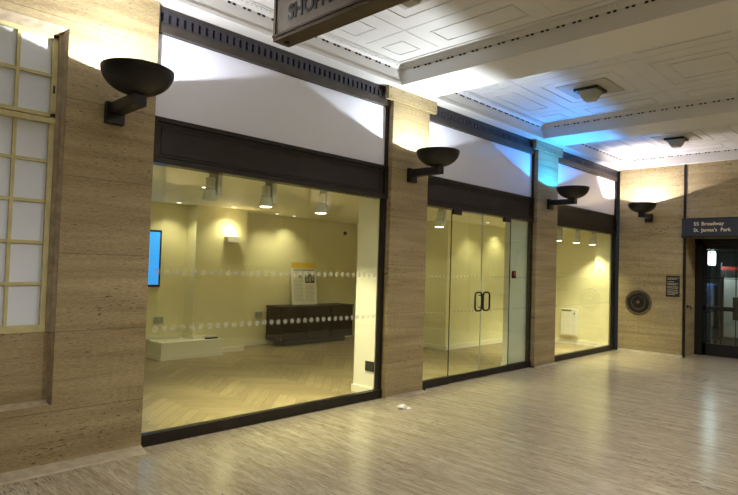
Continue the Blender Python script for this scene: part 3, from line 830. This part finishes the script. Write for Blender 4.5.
text('lettering', 'SHOPPING', 0.16, mt, 'letter_dark', hs, .004, 0.92, .0035)

# ------------------------------------------------------------------ end wall things
rp = thing('bronze_roundel', 'round ringed bronze relief set in the travertine end wall', 'wall ornament', (XE, -.41, 1.035), 0)
rm = Matrix.Rotation(-PI / 2, 4, 'Y')
MB().mat('relief').lathe([(.262, 0), (.262, .014), (.245, .022), (.232, .016), (.215, .012)], 56, rm).build('rim', rp)
MB().mat('bronze').lathe([(.218, .004), (.20, .010), (.185, .022), (.17, .024), (.155, .012), (.12, .010), (.11, .018), (.10, .018), (.085, .010), (.05, .012), (.03, .02), (0, .024)], 56, rm).build('disc', rp)
MB().mat('relief').lathe([(.14, .010), (.137, .016), (.131, .016), (.128, .010)], 48, rm).lathe([(.035, .012), (.03, .028), (.015, .034), (0, .035)], 24, rm).build('boss', rp)
pq = thing('wall_plaque', 'dark rectangular plaque with cream printed lines beside the doorway', 'plaque', (XE, -1.07, 1.395), 0)
MB().mat('ink').box(-.012, 0, -.125, .125, -.21, .21, bev=.002).build('plate', pq)
mb = MB().mat('letter_gold')
for (z, w2) in ((.165, .19), (.14, .17), (.09, .12), (.055, .19), (.03, .16), (-.01, .19), (-.035, .18), (-.075, .15), (-.11, .19), (-.135, .17), (-.165, .12)):
    x = .10
    while x > .10 - w2:
        ww = random.uniform(.015, .04); mb.box(-.0135, -.011, x - ww, x, z - .004, z + .004); x -= ww + .008
mb.build('print_lines', pq)

es = thing('entrance_sign', 'dark sign over the far doorway reading 55 Broadway St. James\'s Park', 'sign', (XE, (RB + RB2) / 2, 2.38), 0)
hh = (RB - RB2) / 2
MB().mat('fascia_blue').box(-.045, .0, -hh + .03, hh + .03, 0, .36, bev=.004).build('panel', es)
MB().mat('bronze').box(-.052, .0, -hh + .03, hh + .035, -.012, .012).box(-.052, .0, -hh + .03, hh + .035, .352, .368).build('edging', es)
def endtext(body, y, z, size, xs=1.0):
    mt = Matrix(((0, 0, -1, -.047), (-1, 0, 0, y - (RB + RB2) / 2), (0, 1, 0, z - 2.38), (0, 0, 0, 1)))
    text('lettering', body, size, mt, 'letter_gold', es, .002, xs, .0012)
endtext('55', -1.44, 2.60, .095, 1.0); endtext('Broadway', -1.575, 2.60, .095, 1.0)
endtext('St.', -1.44, 2.48, .095); endtext("James's  Park", -1.575, 2.48, .095, 1.0)

bt = thing('door_hook', 'small black hook on the stone jamb of the far doorway', 'hook', (12.82, RB, 1.0))
MB().mat('black').box(-.03, .03, -.012, 0, -.03, .03).build('plate', bt)
MB().mat('black').tube([(0, -.01, 0), (0, -.06, 0), (0, -.075, -.03), (0, -.06, -.05)], .012, 8).build('hook', bt)

# doors at the back of the recess
d2 = thing('door_2', None, None, (13.40, RB, 0), kind='structure')
def dbx(y0, y1, z0, z1, d0=-.04, d1=.04): return (d0, d1, y0 - RB, y1 - RB, z0, z1)
mb = MB().mat('black')
for bx in (dbx(RB - .14, RB, 0, 2.39, -.07, .05), dbx(RB2, RB2 + .14, 0, 2.39, -.07, .05), dbx(RB2, RB, 2.27, 2.39, -.07, .05)): mb.box(*bx)
mb.build('frame', d2)
ly = RB - .14
for k in range(3):
    a, b_ = ly - .705, ly
    mb = MB().mat('black')
    for bx in (dbx(a, a + .055, 0.01, 2.27), dbx(b_ - .055, b_, 0.01, 2.27), dbx(a, b_, 0.01, .25), dbx(a, b_, 2.17, 2.27), dbx(a, b_, .925, 1.01)): mb.box(*bx)
    lf = mb.build('door_leaf', d2)
    mb = MB().mat('black')
    for zz in (2.10, 1.57, 0.36): mb.box(*dbx(a, b_, zz, zz + .014, -.015, .015))
    for yy in (a + .115, b_ - .125): mb.box(*dbx(yy, yy + .012, .25, 2.17, -.015, .015))
    mb.build('glazing_bars', lf)
    MB().mat('glass').box(*dbx(a + .04, b_ - .04, .24, 2.18, -.004, .004)).build('pane', lf)
    MB().mat('bronze_light').box(*dbx(a + .09, a + .12, .93, 1.0, -.08, -.04)).build('push_plate', lf)
    ly -= .71

# lobby beyond the doors
mb = MB().mat('outdoor_blue'); mb.box(18.0, 18.2, -4.6, 0.0, 0, 3.0); struct(mb.build('wall_lobby_far'))
mb = MB().mat('outdoor_blue'); mb.box(13.4, 18.0, -.1, 0.0, 0, 3.0); mb.box(13.4, 18.0, -4.6, -4.5, 0, 3.0); struct(mb.build('wall_lobby_side'))
mb = MB().mat('outdoor_blue'); mb.box(13.4, 18.2, -4.6, 0, 3.0, 3.1); struct(mb.build('ceiling'))
gl = thing('globe_lantern', 'bright white lantern glowing beyond the far doors', 'lantern', (15.5, -1.05, 2.05))
MB().mat('bulb_cool').box(-.07, .07, -.075, .075, -.17, .17, bev=.03).build('globe', gl)
MB().mat('black').tube([(0, 0, .16), (0, 0, .95)], .015, 8).build('rod', gl)
l = bpy.data.lights.new('lantern_glow', 'POINT'); l.energy = 14; l.color = (.75, .92, 1.0); l.shadow_soft_size = .15
lo = bpy.data.objects.new('lantern_glow', l); COL.objects.link(lo); lo.parent = gl; lo.location = (-.35, 0, -.1)
kb = thing('information_stand', 'pale information panel with a red band beyond the far doors', 'stand', (15.6, -1.50, 0))
MB().mat('paper').box(-.03, .03, -.21, .21, .22, 1.6).build('panel', kb)
MB().mat('red').box(-.034, .03, -.30, .26, 1.78, 1.86).build('band', kb)
MB().mat('ink').box(-.036, .03, -.30, .26, 1.62, 1.78).build('header', kb)
MB().mat('ink').box(-.036, -.03, -.10, .03, .62, 1.15).build('picture', kb)
MB().mat('black').box(-.03, .03, -.32, -.29, 0, 1.95).box(-.03, .03, .25, .28, 0, 1.95).box(-.15, .15, -.32, .28, 0, .03).build('frame', kb)
cb = thing('covered_trolley', 'blue covered trolley standing behind the far doors', 'trolley', (15.7, -.88, 0))
MB().mat('blue_cloth').box(-.25, .25, -.22, .22, .75, 1.45, bev=.05).build('cover', cb)
MB().mat('outdoor_blue').box(-.24, .24, -.21, .21, .10, .75, bev=.02).build('body', cb)
mb = MB().mat('black')
for sx in (-.18, .18):
    for sy in (-.16, .16): mb.tube([(sx - .0, sy - .015, .05), (sx, sy + .015, .05)], .05, 14)
mb.build('wheels', cb)

# ------------------------------------------------------------------ small items
lt = thing('paper_scrap', 'crumpled white paper scrap on the floor before the pilaster', 'litter', (5.06, -.44, 0))
mb = MB().mat('paper')
r = bmesh.ops.create_icosphere(mb.bm, subdivisions=3, radius=1.0)
for v in mb.bm.verts:
    q = random.uniform(.55, 1.15)
    v.co = Vector((v.co.x * .075 * q, v.co.y * .05 * q, max(-.018, v.co.z * .022 * q + .0) + .019))
mb.build('crumpled_sheet', lt)
mb = MB().mat('paper'); mb.prism([(-.02, -.06), (.07, -.09), (.10, -.02), (.03, .01)], 'z', .002, .006); mb.build('torn_edge', lt)
